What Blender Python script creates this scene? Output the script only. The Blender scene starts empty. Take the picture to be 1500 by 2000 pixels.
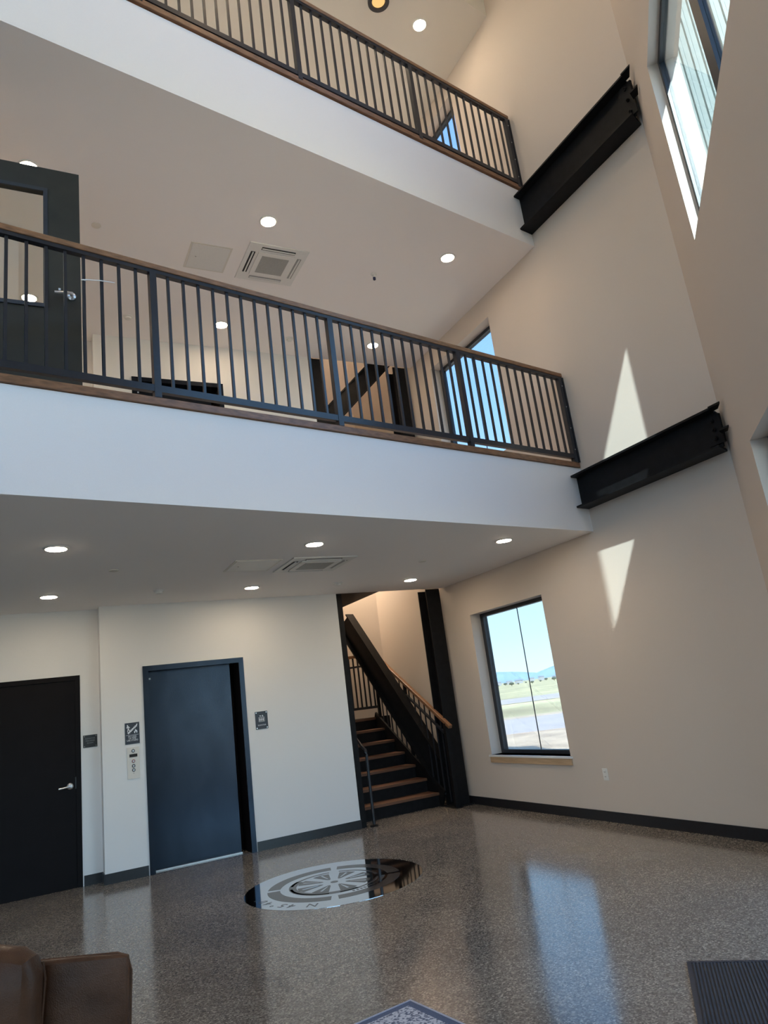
import bpy, math, random
from mathutils import Vector, Matrix
random.seed(7)
sc = bpy.context.scene
col = sc.collection
V = Vector

# ------------------------------------------------------------------ camera
FPX = 1378.4
yaw, pitch, roll = map(math.radians, (27.826, 14.67, -7.439))
F = V((math.sin(yaw)*math.cos(pitch), math.cos(yaw)*math.cos(pitch), math.sin(pitch)))
r0 = V((math.cos(yaw), -math.sin(yaw), 0)); u0 = r0.cross(F)
rr = math.cos(roll)*r0 + math.sin(roll)*u0
uu = -math.sin(roll)*r0 + math.cos(roll)*u0
camd = bpy.data.cameras.new('camera'); cam = bpy.data.objects.new('camera', camd); col.objects.link(cam)
camd.sensor_fit = 'VERTICAL'; camd.sensor_height = 36.0; camd.lens = 36.0*FPX/2000.0
camd.clip_start = 0.05; camd.clip_end = 9000
m4 = Matrix((rr, uu, -F)).transposed().to_4x4(); m4.translation = V((0, 0, 1.5)); cam.matrix_world = m4
sc.camera = cam

# ------------------------------------------------------------------ sky, sun, exposure
SUN_DIR = V((1.0, 2.392, -2.255)).normalized()          # the way the sunlight travels
world = bpy.data.worlds.new('sky'); sc.world = world; world.use_nodes = True
wn = world.node_tree; wn.nodes.clear()
wo = wn.nodes.new('ShaderNodeOutputWorld'); wb = wn.nodes.new('ShaderNodeBackground'); wt = wn.nodes.new('ShaderNodeTexCoord'); wx = wn.nodes.new('ShaderNodeSeparateXYZ'); wr = wn.nodes.new('ShaderNodeValToRGB')
SKY = [(0.0, (0.76, 0.91, 1.0)), (0.06, (0.60, 0.85, 1.0)), (0.18, (0.44, 0.71, 1.0)), (0.40, (0.30, 0.56, 1.0)), (0.65, (0.25, 0.49, 0.97)), (1.0, (0.18, 0.40, 0.90))]   # clear sky from horizon to zenith
while len(wr.color_ramp.elements) < len(SKY): wr.color_ramp.elements.new(0.5)
for el, (p, c) in zip(wr.color_ramp.elements, SKY): el.position = p; el.color = (*c, 1)
wb.inputs['Strength'].default_value = 4.3
wn.links.new(wt.outputs['Generated'], wx.inputs[0]); wn.links.new(wx.outputs['Z'], wr.inputs['Fac']); wn.links.new(wr.outputs['Color'], wb.inputs['Color']); wn.links.new(wb.outputs[0], wo.inputs['Surface'])
sund = bpy.data.lights.new('sun', 'SUN'); sund.energy = 14.5; sund.angle = math.radians(0.55); sund.color = (0.88, 0.98, 1.0)
sun = bpy.data.objects.new('sun', sund); col.objects.link(sun)
sun.rotation_euler = SUN_DIR.to_track_quat('-Z', 'Y').to_euler(); sun.location = (-6, -14, 20)
vs = sc.view_settings
vs.view_transform = 'Standard'; vs.look = 'None'; vs.gamma = 1.0; vs.use_curve_mapping = False
vs.exposure = 0.60
LAMP = 100.0
sc.cycles.max_bounces = 12; sc.cycles.diffuse_bounces = 7; sc.cycles.glossy_bounces = 6; sc.cycles.transparent_max_bounces = 16
sc.cycles.caustics_reflective = False; sc.cycles.caustics_refractive = False
sc.cycles.sample_clamp_indirect = 6.0

# ------------------------------------------------------------------ materials
def nodes(name):
    m = bpy.data.materials.new(name); m.use_nodes = True
    n = m.node_tree.nodes; return m, n, m.node_tree.links, n['Principled BSDF']
def coords(n, l, scale=1.0, kind='Object', sv=None):
    t = n.new('ShaderNodeTexCoord'); mp = n.new('ShaderNodeMapping')
    mp.inputs['Scale'].default_value = sv or (scale,)*3
    l.new(t.outputs[kind], mp.inputs['Vector']); return mp.outputs['Vector']
def ramp(n, l, fac, stops):
    r = n.new('ShaderNodeValToRGB'); e = r.color_ramp.elements
    while len(e) < len(stops): e.new(0.5)
    for k, (p, c) in enumerate(stops): e[k].position = p; e[k].color = (*c, 1)
    l.new(fac, r.inputs['Fac']); return r.outputs['Color']
def simple(name, c, rough=0.5, metal=0.0, nscale=30.0, var=0.06, bump=0.0, spec=0.5, sv=None):
    m, n, l, b = nodes(name)
    v = coords(n, l, nscale, sv=sv); t = n.new('ShaderNodeTexNoise'); t.inputs['Scale'].default_value = 1.0; t.inputs['Detail'].default_value = 4
    l.new(v, t.inputs['Vector'])
    lo = tuple(max(0, x*(1-var)) for x in c); hi = tuple(min(1, x*(1+var)) for x in c)
    l.new(ramp(n, l, t.outputs['Fac'], [(0.3, lo), (0.7, hi)]), b.inputs['Base Color'])
    b.inputs['Roughness'].default_value = rough; b.inputs['Metallic'].default_value = metal; b.inputs['Specular IOR Level'].default_value = spec
    if bump:
        bp = n.new('ShaderNodeBump'); bp.inputs['Strength'].default_value = bump; bp.inputs['Distance'].default_value = 0.002
        l.new(t.outputs['Fac'], bp.inputs['Height']); l.new(bp.outputs[0], b.inputs['Normal'])
    return m
MT = {}
MT['paint'] = simple('wall_paint', (0.64, 0.56, 0.495), 0.7, nscale=180, var=0.012, bump=0.10, spec=0.25)
MT['coolpaint'] = simple('pale_wall_paint', (0.74, 0.74, 0.74), 0.7, nscale=180, var=0.012, bump=0.10, spec=0.25)
MT['ceil'] = simple('ceiling_paint', (0.72, 0.69, 0.63), 0.8, nscale=180, var=0.012, bump=0.10, spec=0.2)
MT['fascia'] = simple('fascia_paint', (0.90, 0.865, 0.845), 0.75, nscale=180, var=0.012, bump=0.08, spec=0.2)
MT['steel'] = simple('black_painted_steel', (0.008, 0.008, 0.009), 0.5, nscale=14, var=0.25, bump=0.04, spec=0.16)
MT['rail'] = simple('charcoal_rail_enamel', (0.020, 0.022, 0.028), 0.30, nscale=25, var=0.12, spec=0.4)
MT['base'] = simple('black_vinyl_base', (0.012, 0.012, 0.015), 0.35, nscale=40, var=0.2)
MT['wood'] = simple('stained_wood', (0.22, 0.105, 0.050), 0.38, nscale=1, var=0.32, bump=0.05, sv=(6, 60, 60))
MT['tread'] = simple('tread_wood', (0.13, 0.062, 0.034), 0.42, nscale=1, var=0.35, bump=0.05, sv=(5, 60, 60))
MT['sillwood'] = simple('maple_sill', (0.52, 0.36, 0.22), 0.45, nscale=1, var=0.15, sv=(40, 4, 40))
MT['reveal'] = simple('sill_white', (0.78, 0.78, 0.78), 0.35, nscale=60, var=0.02)
MT['door'] = simple('dark_door_laminate', (0.008, 0.007, 0.008), 0.6, nscale=6, var=0.1, spec=0.1)
MT['opendoor'] = simple('bronze_door', (0.032, 0.029, 0.022), 0.5, nscale=8, var=0.12, spec=0.3)
MT['elev'] = simple('elevator_steel', (0.022, 0.027, 0.037), 0.24, metal=0.9, nscale=1, var=0.12, sv=(9, 9, 4), spec=0.3)
MT['chrome'] = simple('brushed_nickel', (0.62, 0.62, 0.63), 0.28, metal=1.0, nscale=120, var=0.05)
MT['plastic'] = simple('white_plastic', (0.75, 0.74, 0.71), 0.45, nscale=60, var=0.02)
MT['greyplastic'] = simple('grey_grille', (0.36, 0.36, 0.34), 0.6, nscale=300, var=0.35)
MT['dark'] = simple('dark_slot', (0.01, 0.01, 0.01), 0.7)
MT['sign'] = simple('navy_sign', (0.018, 0.022, 0.034), 0.4, nscale=40, var=0.1)
MT['signblack'] = simple('black_sign', (0.010, 0.010, 0.010), 0.4, nscale=40, var=0.1)
MT['signwhite'] = simple('white_print', (0.72, 0.74, 0.78), 0.5, var=0.02)
MT['signgrey'] = simple('grey_print', (0.20, 0.20, 0.20), 0.5, var=0.02)
MT['panel'] = simple('cream_panel', (0.66, 0.63, 0.58), 0.35, nscale=50, var=0.03)
MT['red'] = simple('red_ring', (0.28, 0.08, 0.07), 0.4)
MT['frame'] = simple('bronze_window_frame', (0.022, 0.026, 0.034), 0.38, nscale=30, var=0.1)
MT['metalside'] = simple('pale_metal_siding', (0.20, 0.225, 0.215), 0.5, nscale=6, var=0.03, spec=0.2)
MT['concrete_out'] = simple('exterior_panel', (0.55, 0.54, 0.52), 0.8, nscale=6, var=0.05)
MT['blue_cap'] = simple('blue_cap', (0.02, 0.03, 0.10), 0.4)
MT['thresh'] = simple('aluminium_threshold', (0.55, 0.55, 0.55), 0.35, metal=0.7)
MT['tie'] = simple('white_nylon', (0.8, 0.8, 0.8), 0.5)
# leather
m, n, l, b = nodes('brown_leather'); v = coords(n, l, 1.0)
t = n.new('ShaderNodeTexVoronoi'); t.inputs['Scale'].default_value = 260; l.new(v, t.inputs['Vector'])
t2 = n.new('ShaderNodeTexNoise'); t2.inputs['Scale'].default_value = 9; t2.inputs['Detail'].default_value = 5; l.new(v, t2.inputs['Vector'])
l.new(ramp(n, l, t2.outputs['Fac'], [(0.3, (0.052, 0.024, 0.014)), (0.7, (0.090, 0.043, 0.025))]), b.inputs['Base Color'])
bp = n.new('ShaderNodeBump'); bp.inputs['Strength'].default_value = 0.25; bp.inputs['Distance'].default_value = 0.002; l.new(t.outputs['Distance'], bp.inputs['Height'])
bp2 = n.new('ShaderNodeBump'); bp2.inputs['Strength'].default_value = 0.3; bp2.inputs['Distance'].default_value = 0.02; l.new(t2.outputs['Fac'], bp2.inputs['Height']); l.new(bp.outputs[0], bp2.inputs['Normal']); l.new(bp2.outputs[0], b.inputs['Normal'])
b.inputs['Roughness'].default_value = 0.33; b.inputs['Specular IOR Level'].default_value = 0.10; MT['leather'] = m
# polished aggregate concrete
m, n, l, b = nodes('polished_aggregate_concrete'); v = coords(n, l, 1.0)
vo = n.new('ShaderNodeTexVoronoi'); vo.inputs['Scale'].default_value = 120; l.new(v, vo.inputs['Vector'])
sp = n.new('ShaderNodeSeparateColor'); l.new(vo.outputs['Color'], sp.inputs[0])
c1 = ramp(n, l, sp.outputs[0], [(0.0, (0.090, 0.083, 0.077)), (0.45, (0.168, 0.154, 0.141)), (0.8, (0.245, 0.225, 0.203)), (1.0, (0.40, 0.375, 0.34))])
ns = n.new('ShaderNodeTexNoise'); ns.inputs['Scale'].default_value = 1.3; ns.inputs['Detail'].default_value = 5; l.new(v, ns.inputs['Vector'])
c2 = ramp(n, l, ns.outputs['Fac'], [(0.3, (0.82, 0.80, 0.78)), (0.7, (1.12, 1.08, 1.02))])
mx = n.new('ShaderNodeMix'); mx.data_type = 'RGBA'; mx.blend_type = 'MULTIPLY'; mx.inputs[0].default_value = 1.0
l.new(c1, mx.inputs[6]); l.new(c2, mx.inputs[7]); cur = mx.outputs[2]
for (px, py, a, bb, cc) in ((4.35, 5.42, 0.20, 0.16, (0.20, 0.17, 0.12)), (4.50, 4.80, 0.17, 0.16, (0.26, 0.24, 0.21))):   # two old spill marks
    mp = n.new('ShaderNodeMapping'); mp.inputs['Location'].default_value = (-px/a, -py/bb, 0); mp.inputs['Scale'].default_value = (1/a, 1/bb, 1)
    tc = n.new('ShaderNodeTexCoord'); l.new(tc.outputs['Object'], mp.inputs['Vector'])
    ln = n.new('ShaderNodeVectorMath'); ln.operation = 'LENGTH'; l.new(mp.outputs[0], ln.inputs[0])
    mr = n.new('ShaderNodeMapRange'); mr.inputs['From Min'].default_value = 1.05; mr.inputs['From Max'].default_value = 0.7; mr.inputs['To Max'].default_value = 0.45
    l.new(ln.outputs['Value'], mr.inputs['Value'])
    m2 = n.new('ShaderNodeMix'); m2.data_type = 'RGBA'; l.new(mr.outputs[0], m2.inputs[0]); l.new(cur, m2.inputs[6]); m2.inputs[7].default_value = (*cc, 1); cur = m2.outputs[2]
l.new(cur, b.inputs['Base Color'])
l.new(ramp(n, l, ns.outputs['Fac'], [(0.3, (0.10,)*3), (0.75, (0.19,)*3)]), b.inputs['Roughness'])
b.inputs['IOR'].default_value = 1.55
bp = n.new('ShaderNodeBump'); bp.inputs['Strength'].default_value = 0.02; bp.inputs['Distance'].default_value = 0.02; l.new(ns.outputs['Fac'], bp.inputs['Height']); l.new(bp.outputs[0], b.inputs['Normal'])
MT['floor'] = m
m, n, l, b = nodes('polished_black_granite'); b.inputs['Base Color'].default_value = (0.80, 0.86, 0.92, 1); b.inputs['Metallic'].default_value = 1.0; b.inputs['Roughness'].default_value = 0.05; MT['granite'] = m
MT['etch'] = simple('etched_stone', (0.050, 0.046, 0.046), 0.16, nscale=90, var=0.3, spec=0.6)
# glass: clear, and the greenish solar-control glass of the right-hand windows
def glass(name, c):
    m = bpy.data.materials.new(name); m.use_nodes = True; n = m.node_tree.nodes; l = m.node_tree.links; n.clear()
    o = n.new('ShaderNodeOutputMaterial'); tr = n.new('ShaderNodeBsdfTransparent'); gl = n.new('ShaderNodeBsdfGlossy'); fr = n.new('ShaderNodeLayerWeight'); mx = n.new('ShaderNodeMixShader'); pw = n.new('ShaderNodeMath'); ma = n.new('ShaderNodeMath')
    tr.inputs['Color'].default_value = (*c, 1); gl.inputs['Roughness'].default_value = 0.0; fr.inputs['Blend'].default_value = 0.5
    pw.operation = 'POWER'; pw.inputs[1].default_value = 5.0; ma.operation = 'MULTIPLY_ADD'; ma.inputs[1].default_value = 0.96; ma.inputs[2].default_value = 0.04
    l.new(fr.outputs['Facing'], pw.inputs[0]); l.new(pw.outputs[0], ma.inputs[0])
    l.new(ma.outputs[0], mx.inputs[0]); l.new(tr.outputs[0], mx.inputs[1]); l.new(gl.outputs[0], mx.inputs[2]); l.new(mx.outputs[0], o.inputs['Surface']); return m
MT['glass'] = glass('window_glass', (0.95, 0.98, 0.97)); MT['lowe'] = glass('low_emissivity_glass', (0.84, 0.88, 0.87)); MT['tinted'] = glass('solar_control_glass', (0.45, 0.47, 0.475))
def emit(name, c, s):
    m = bpy.data.materials.new(name); m.use_nodes = True; n = m.node_tree.nodes; l = m.node_tree.links; n.clear()
    o = n.new('ShaderNodeOutputMaterial'); e = n.new('ShaderNodeEmission'); bb = n.new('ShaderNodeRGB'); bb.outputs[0].default_value = (*c, 1)
    l.new(bb.outputs[0], e.inputs['Color']); e.inputs['Strength'].default_value = s; l.new(e.outputs[0], o.inputs['Surface']); return m
MT['lamp'] = emit('lamp_lens', (1.0, 0.80, 0.57), LAMP); MT['lamp_upper'] = emit('upper_lamp_lens', (1.0, 0.74, 0.48), LAMP*.70); MT['lamp_added'] = emit('added_lamp_lens', (1.0, 0.72, 0.45), LAMP)
# rug and mat
m, n, l, b = nodes('speckled_rug'); v = coords(n, l, 1.0); t = n.new('ShaderNodeTexVoronoi'); t.inputs['Scale'].default_value = 55; l.new(v, t.inputs['Vector'])
t2 = n.new('ShaderNodeTexNoise'); t2.inputs['Scale'].default_value = 70; t2.inputs['Detail'].default_value = 3; l.new(v, t2.inputs['Vector'])
l.new(ramp(n, l, t2.outputs['Fac'], [(0.42, (0.10, 0.11, 0.16)), (0.52, (0.46, 0.47, 0.53)), (0.7, (0.56, 0.56, 0.60))]), b.inputs['Base Color']); b.inputs['Roughness'].default_value = 0.95; MT['rug'] = m
MT['rugedge'] = simple('rug_navy_border', (0.085, 0.105, 0.17), 0.95, nscale=200, var=0.3)
MT['rugbind'] = simple('rug_grey_binding', (0.34, 0.35, 0.42), 0.95, nscale=200, var=0.2)
MT['mat'] = simple('ribbed_mat', (0.030, 0.034, 0.045), 0.85, nscale=150, var=0.45)
MT['matedge'] = simple('mat_rubber', (0.022, 0.024, 0.035), 0.6, nscale=60, var=0.2)
# outdoors
MT['gravel'] = simple('tan_gravel', (0.82, 0.54, 0.34), 0.95, nscale=0.9, var=0.25)
MT['grass'] = simple('dry_grass', (0.80, 0.58, 0.29), 0.95, nscale=0.10, var=0.35)
MT['road'] = simple('pale_road', (0.72, 0.55, 0.45), 0.9, nscale=0.4, var=0.08)
MT['asphalt'] = simple('dark_asphalt', (0.085, 0.09, 0.10), 0.9, nscale=3, var=0.15)
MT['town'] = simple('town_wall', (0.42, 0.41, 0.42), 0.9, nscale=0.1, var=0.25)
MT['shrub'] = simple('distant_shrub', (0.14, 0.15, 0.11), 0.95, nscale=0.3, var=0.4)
MT['hill'] = simple('hazed_hill', (0.42, 0.52, 0.60), 1.0, nscale=0.004, var=0.15)  # bluish distance haze is painted into the hill colour

# ------------------------------------------------------------------ geometry helpers
def tag(o, label=None, cat=None, group=None, kind=None, category=None):
    cat = cat or category
    if label: o['label'] = label
    if cat: o['category'] = cat
    if group: o['group'] = group
    if kind: o['kind'] = kind
    return o
def empty(name, loc, label=None, cat=None, group=None, kind=None):
    o = bpy.data.objects.new(name, None); o.empty_display_size = 0.1; o.location = loc; col.objects.link(o)
    return tag(o, label, cat, group, kind)
class MB:
    def __init__(s): s.v = []; s.f = []; s.sm = []
    def add(s, vs, fs, smooth=False):
        k = len(s.v); s.v += [tuple(x) for x in vs]; s.f += [tuple(i+k for i in f) for f in fs]; s.sm += [smooth]*len(fs); return s
    def box(s, a, b):
        x0, y0, z0 = (min(a[i], b[i]) for i in range(3)); x1, y1, z1 = (max(a[i], b[i]) for i in range(3))
        return s.add([(x0,y0,z0),(x1,y0,z0),(x1,y1,z0),(x0,y1,z0),(x0,y0,z1),(x1,y0,z1),(x1,y1,z1),(x0,y1,z1)],
                     [(0,3,2,1),(4,5,6,7),(0,1,5,4),(1,2,6,5),(2,3,7,6),(3,0,4,7)])
    def obox(s, c, ax, ay, az, hx, hy, hz):
        c = V(c); ax, ay, az = V(ax).normalized()*hx, V(ay).normalized()*hy, V(az).normalized()*hz
        p = [c+sx*ax+sy*ay+sz*az for sz in (-1,1) for sx, sy in ((-1,-1),(1,-1),(1,1),(-1,1))]
        return s.add(p, [(0,3,2,1),(4,5,6,7),(0,1,5,4),(1,2,6,5),(2,3,7,6),(3,0,4,7)])
    def bar(s, p, q, side, w, h):            # a bar from p to q; w across "side", h across the third axis
        p, q = V(p), V(q); d = (q-p); L = d.length; d.normalize(); sd = V(side); sd = (sd - d*sd.dot(d)).normalized(); th = d.cross(sd)
        return s.obox((p+q)/2, d, sd, th, L/2, w/2, h/2)
    def prism(s, poly, z0, z1):
        n = len(poly); a = sum(poly[i][0]*poly[(i+1)%n][1]-poly[(i+1)%n][0]*poly[i][1] for i in range(n))
        if a < 0: poly = poly[::-1]
        vs = [(x,y,z0) for x,y in poly]+[(x,y,z1) for x,y in poly]
        return s.add(vs, [tuple(range(n-1,-1,-1)), tuple(range(n,2*n))]+[(i,(i+1)%n,n+(i+1)%n,n+i) for i in range(n)])
    def lathe(s, c, prof, n=24, axis=(0,0,1)):       # prof: (radius, height) along axis from c
        ax = V(axis).normalized(); t = V((1,0,0)) if abs(ax.x) < 0.9 else V((0,1,0)); a = (t-ax*t.dot(ax)).normalized(); b_ = ax.cross(a); c = V(c)
        vs = []; fs = []
        for r, h in prof:
            for k in range(n):
                th = 2*math.pi*k/n; vs.append(c+ax*h+a*(r*math.cos(th))+b_*(r*math.sin(th)))
        for j in range(len(prof)-1):
            for k in range(n):
                fs.append((j*n+k, j*n+(k+1)%n, (j+1)*n+(k+1)%n, (j+1)*n+k))
        fs.append(tuple(range(n-1,-1,-1))); fs.append(tuple(range((len(prof)-1)*n, len(prof)*n)))
        return s.add(vs, fs, True)
    def cyl(s, p, q, r, n=16):
        p, q = V(p), V(q); return s.lathe(p, [(r,0),(r,(q-p).length)], n, q-p)
    def tube(s, pts, r, n=10):
        pts = [V(p) for p in pts]; vs = []; fs = []; up = V((0,0,1))
        for i, p in enumerate(pts):
            d = (pts[min(i+1,len(pts)-1)]-pts[max(i-1,0)]).normalized(); a = d.cross(up if abs(d.z) < .95 else V((1,0,0))).normalized(); b_ = d.cross(a)
            for k in range(n):
                th = 2*math.pi*k/n; vs.append(p+a*(r*math.cos(th))+b_*(r*math.sin(th)))
        for j in range(len(pts)-1):
            for k in range(n): fs.append((j*n+k,(j+1)*n+k,(j+1)*n+(k+1)%n,j*n+(k+1)%n))
        fs.append(tuple(range(n))); fs.append(tuple(range(len(pts)*n-1,(len(pts)-1)*n-1,-1)))
        return s.add(vs, fs, True)
    def build(s, name, mat, parent=None, bevel=0.0, origin=None, **props):
        if parent is not None:
            off = V(parent.location)
            if parent.parent is not None: off = off + V(parent.parent.location)
        elif origin is not None: off = V(origin)
        else:
            xs, ys, zs = zip(*s.v); off = V(((min(xs)+max(xs))/2, (min(ys)+max(ys))/2, min(zs)))
        loc = V((0,0,0)) if parent is not None else off
        me = bpy.data.meshes.new(name); me.from_pydata([tuple(V(p)-off) for p in s.v], [], s.f); me.validate()
        me.polygons.foreach_set('use_smooth', s.sm[:len(me.polygons)] if len(me.polygons) == len(s.sm) else [False]*len(me.polygons)); me.update()
        if any(s.sm):
            try: me.set_sharp_from_angle(angle=math.radians(40))
            except Exception: pass
        me.materials.append(MT[mat] if isinstance(mat, str) else mat)
        o = bpy.data.objects.new(name, me); col.objects.link(o); o.location = loc
        if parent is not None: o.parent = parent
        if bevel:
            bv = o.modifiers.new('bevel', 'BEVEL'); bv.width = bevel; bv.segments = 2; bv.limit_method = 'ANGLE'; bv.angle_limit = math.radians(35)
        return tag(o, **props)
def share(src, name, parent, delta):
    o = src.copy(); o.name = name; col.objects.link(o); o.parent = parent; o.location = V(src.location)+V(delta); return o
def copy_tree(root, loc, label=None):
    r = root.copy(); col.objects.link(r); r.location = loc
    if label: r['label'] = label
    for ch in root.children:
        c = ch.copy(); col.objects.link(c); c.parent = r
        for g in ch.children:
            d = g.copy(); col.objects.link(d); d.parent = c
    return r
def wall(name, p0, p1, z0, z1, thick, outward, holes=(), mat='paint', **props):
    """a wall slab: interior face from p0 to p1, thickness towards 'outward', rectangular openings (u0,u1,z0,z1)"""
    p0, p1 = V((*p0, 0)), V((*p1, 0)); d = (p1-p0); L = d.length; d.normalize(); nrm = V((*outward, 0)).normalized()*thick
    us = sorted({0.0, L, *[h[0] for h in holes], *[h[1] for h in holes]}); zs = sorted({z0, z1, *[h[2] for h in holes], *[h[3] for h in holes]})
    solid = lambda i, j: 0 <= i < len(us)-1 and 0 <= j < len(zs)-1 and not any(h[0]-1e-6 <= us[i] and us[i+1] <= h[1]+1e-6 and h[2]-1e-6 <= zs[j] and zs[j+1] <= h[3]+1e-6 for h in holes)
    m = MB(); P = lambda i, j, k: p0+d*us[i]+V((0,0,zs[j]))+nrm*k
    for i in range(len(us)-1):
        for j in range(len(zs)-1):
            if not solid(i, j): continue
            m.add([P(i,j,0),P(i+1,j,0),P(i+1,j+1,0),P(i,j+1,0)], [(0,1,2,3)]); m.add([P(i,j,1),P(i+1,j,1),P(i+1,j+1,1),P(i,j+1,1)], [(3,2,1,0)])
            if not solid(i-1,j): m.add([P(i,j,0),P(i,j,1),P(i,j+1,1),P(i,j+1,0)], [(0,1,2,3)])
            if not solid(i+1,j): m.add([P(i+1,j,0),P(i+1,j,1),P(i+1,j+1,1),P(i+1,j+1,0)], [(3,2,1,0)])
            if not solid(i,j-1): m.add([P(i,j,0),P(i,j,1),P(i+1,j,1),P(i+1,j,0)], [(3,2,1,0)])
            if not solid(i,j+1): m.add([P(i,j+1,0),P(i,j+1,1),P(i+1,j+1,1),P(i+1,j+1,0)], [(0,1,2,3)])
    return m.build(name, mat, kind='structure', **props)
def portal(c, nrm, w, h):                     # tells the renderer where daylight enters; gives off no light itself
    ld = bpy.data.lights.new('daylight_portal', 'AREA'); ld.shape = 'RECTANGLE'; ld.size = w; ld.size_y = h; ld.cycles.is_portal = True
    o = bpy.data.objects.new('daylight_portal', ld); col.objects.link(o); o.location = c
    z = -V(nrm).normalized(); y = V((0,0,1)); x = y.cross(z).normalized(); mm = Matrix((x, y, z)).transposed().to_4x4(); mm.translation = V(c); o.matrix_world = mm
    o['kind'] = 'helper'
def text_mesh(name, body, size, mat, parent, origin, ax, ay, align='CENTER', depth=0.0006):
    cu = bpy.data.curves.new('lettering', 'FONT'); cu.body = body; cu.size = size; cu.align_x = align; cu.align_y = 'CENTER'; cu.extrude = depth; cu.resolution_u = 2
    to = bpy.data.objects.new('lettering', cu); col.objects.link(to); bpy.context.view_layer.update()
    me = bpy.data.meshes.new_from_object(to.evaluated_get(bpy.context.evaluated_depsgraph_get())); bpy.data.objects.remove(to); bpy.data.curves.remove(cu)
    ax, ay = V(ax).normalized(), V(ay).normalized(); az = ax.cross(ay); mm = Matrix((ax, ay, az)).transposed().to_4x4()
    mm.translation = V(origin) - (V(parent.location) + (V(parent.parent.location) if parent.parent else V((0,0,0))))
    me.transform(mm); me.materials.clear(); me.materials.append(MT[mat]); o = bpy.data.objects.new(name, me); col.objects.link(o); o.parent = parent; return o

# ------------------------------------------------------------------ plan of the lobby
R, YC, YE, YD = 5.334, 3.713, 8.617, 8.814
C1, C2, C3 = 2.913, 6.392, 9.87
FL2, FL3 = 3.645, 7.17
YB = lambda x: 4.455+0.190*x                       # front edge of the balconies
BD = V((1, 0.190, 0)).normalized(); BN = V((BD.y, -BD.x, 0))      # along the edge, out over the lobby
S2 = math.sqrt(.5); TW = V((-S2, -S2, 0)); NW = V((-S2, S2, 0))   # angled entry wall: along it, and its inward normal
EW = lambda s, off=0.0, z=0.0: V((R, YC, z)) + TW*s + NW*off
XL, YF = -6.0, -1.307
TOP = 11.3
END = EW(7.1)

# ground, floor, walls
MB().prism([(XL-.2,YF-.2),(END.x,YF-.2),(R+.2,YC-.1),(R+.2,10.9),(3.5,12.8),(XL-.2,12.8)], -0.15, 0.0).build('floor', 'floor', origin=(0,0,0), kind='structure', label='polished grey-brown aggregate concrete lobby floor', category='floor')
W1 = (6.497, 8.029, 0.633, 2.431); W2 = (6.540, 8.060, 4.290, 6.087); W3 = (6.470, 8.000, 7.800, 9.600)
wall('wall_right', (R, YC), (R, 10.81), 0, TOP, .25, (1,0), [(a-YC, b_-YC, c, d) for a, b_, c, d in (W1, W2, W3)], label='tall beige wall with a window on each storey', category='wall')
EH = [(0.82, 4.30, 0.0, 2.985), (0.82, 3.55, 4.70, 6.43), (0.82, 3.55, 8.25, 9.95)]
wall('wall_entry', (R, YC), (END.x, END.y), 0, TOP, .25, (S2,-S2), EH, label='beige angled wall beside the tall lobby windows', category='wall')
FH = [(0.4, 6.1, 0.0, 2.75), (0.4, 6.1, 3.9, 6.4), (0.4, 6.1, 7.4, 10.0)]
wall('wall_front', (END.x, YF), (XL, YF), 0, TOP, .25, (0,-1), FH, label='glazed front wall behind the viewer', category='wall')
LH = []
wall('wall_left', (XL, YF), (XL, 12.6), 0, TOP, .25, (-1,0), LH, label='plain wall at the far left of the lobby', category='wall')
wall('wall_back', (XL, YD), (0.737, YD), 0, C3, .15, (0,1), [(4.72, 6.537, 0.0, 2.18)], mat='coolpaint', label='beige wall around the dark door', category='wall')
# elevator shaft wall with its openings on two storeys
EL = (1.185, 2.355)
elh = [(EL[0]-.737+.04, EL[1]-.737-.04, 0.0, 2.155), (EL[0]-.737+.04, EL[1]-.737-.04, FL2, FL2+2.165)]
wall('wall_elevator', (0.737, YE), (3.67, YE), 0, C3, .2, (0,1), elh, mat='coolpaint', label='pale wall that holds the elevator door', category='wall')
MB().box((0.737, YE+.2, 0), (0.85, YD+.2, C3)).box((3.55, YE+.2, 0), (3.67, 12.47, C3)).build('wall_shaft', 'paint', kind='structure', label='side walls of the elevator shaft', category='wall')
wall('wall_stair', (R, 10.81), (R-1.75, 12.56), 0, TOP, .2, (1,1), label='beige angled wall behind the staircase', category='wall')
for nm, z0, z1, lab in (('slab_second_storey', C1, FL2, 'white second-storey balcony slab with deep plain fascia'), ('slab_third_storey', C2, FL3, 'white third-storey balcony slab with deep plain fascia')):
    MB().prism([(XL, YB(XL)), (R, YB(R)), (R, YE), (3.67, YE), (3.67, YE+.02), (0.737, YE+.02), (0.737, YD+.02), (XL, YD+.02)], z0, z1-.03).build('ceiling_'+nm, 'fascia', kind='structure', label=lab, category='ceiling')
MB().prism([(XL, YB(XL)), (R, YB(R)), (R, YE), (3.67, YE), (0.737, YE+.02), (0.737, YD+.02), (XL, YD+.02)], C3, TOP).build('ceiling_third_storey', 'ceil', kind='structure', label='flat ceiling over the third-storey balcony', category='ceiling')
wall('wall_rear', (XL, 12.6), (3.6, 12.6), 0, TOP, .2, (0,1), label='plain wall behind the elevator shaft', category='wall')
MB().prism([(XL-.2,YF-1.2),(END.x+.3,YF-1.2),(R+1.0,YC-.45),(R+1.0,11.2),(3.3,13.2),(XL-.2,13.2)], TOP, TOP+.3).build('ceiling', 'ceil', kind='structure', label='high flat ceiling over the open lobby', category='ceiling')
# eave over the angled wall
MB().prism([tuple(EW(s, o)[:2]) for s, o in ((-.6,-.25),(7.6,-.25),(7.6,-1.15),(-.6,-1.15))], 10.4, 11.5).build('roof_eave', 'concrete_out', kind='structure', label='roof eave above the angled wall', category='roof')

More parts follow.
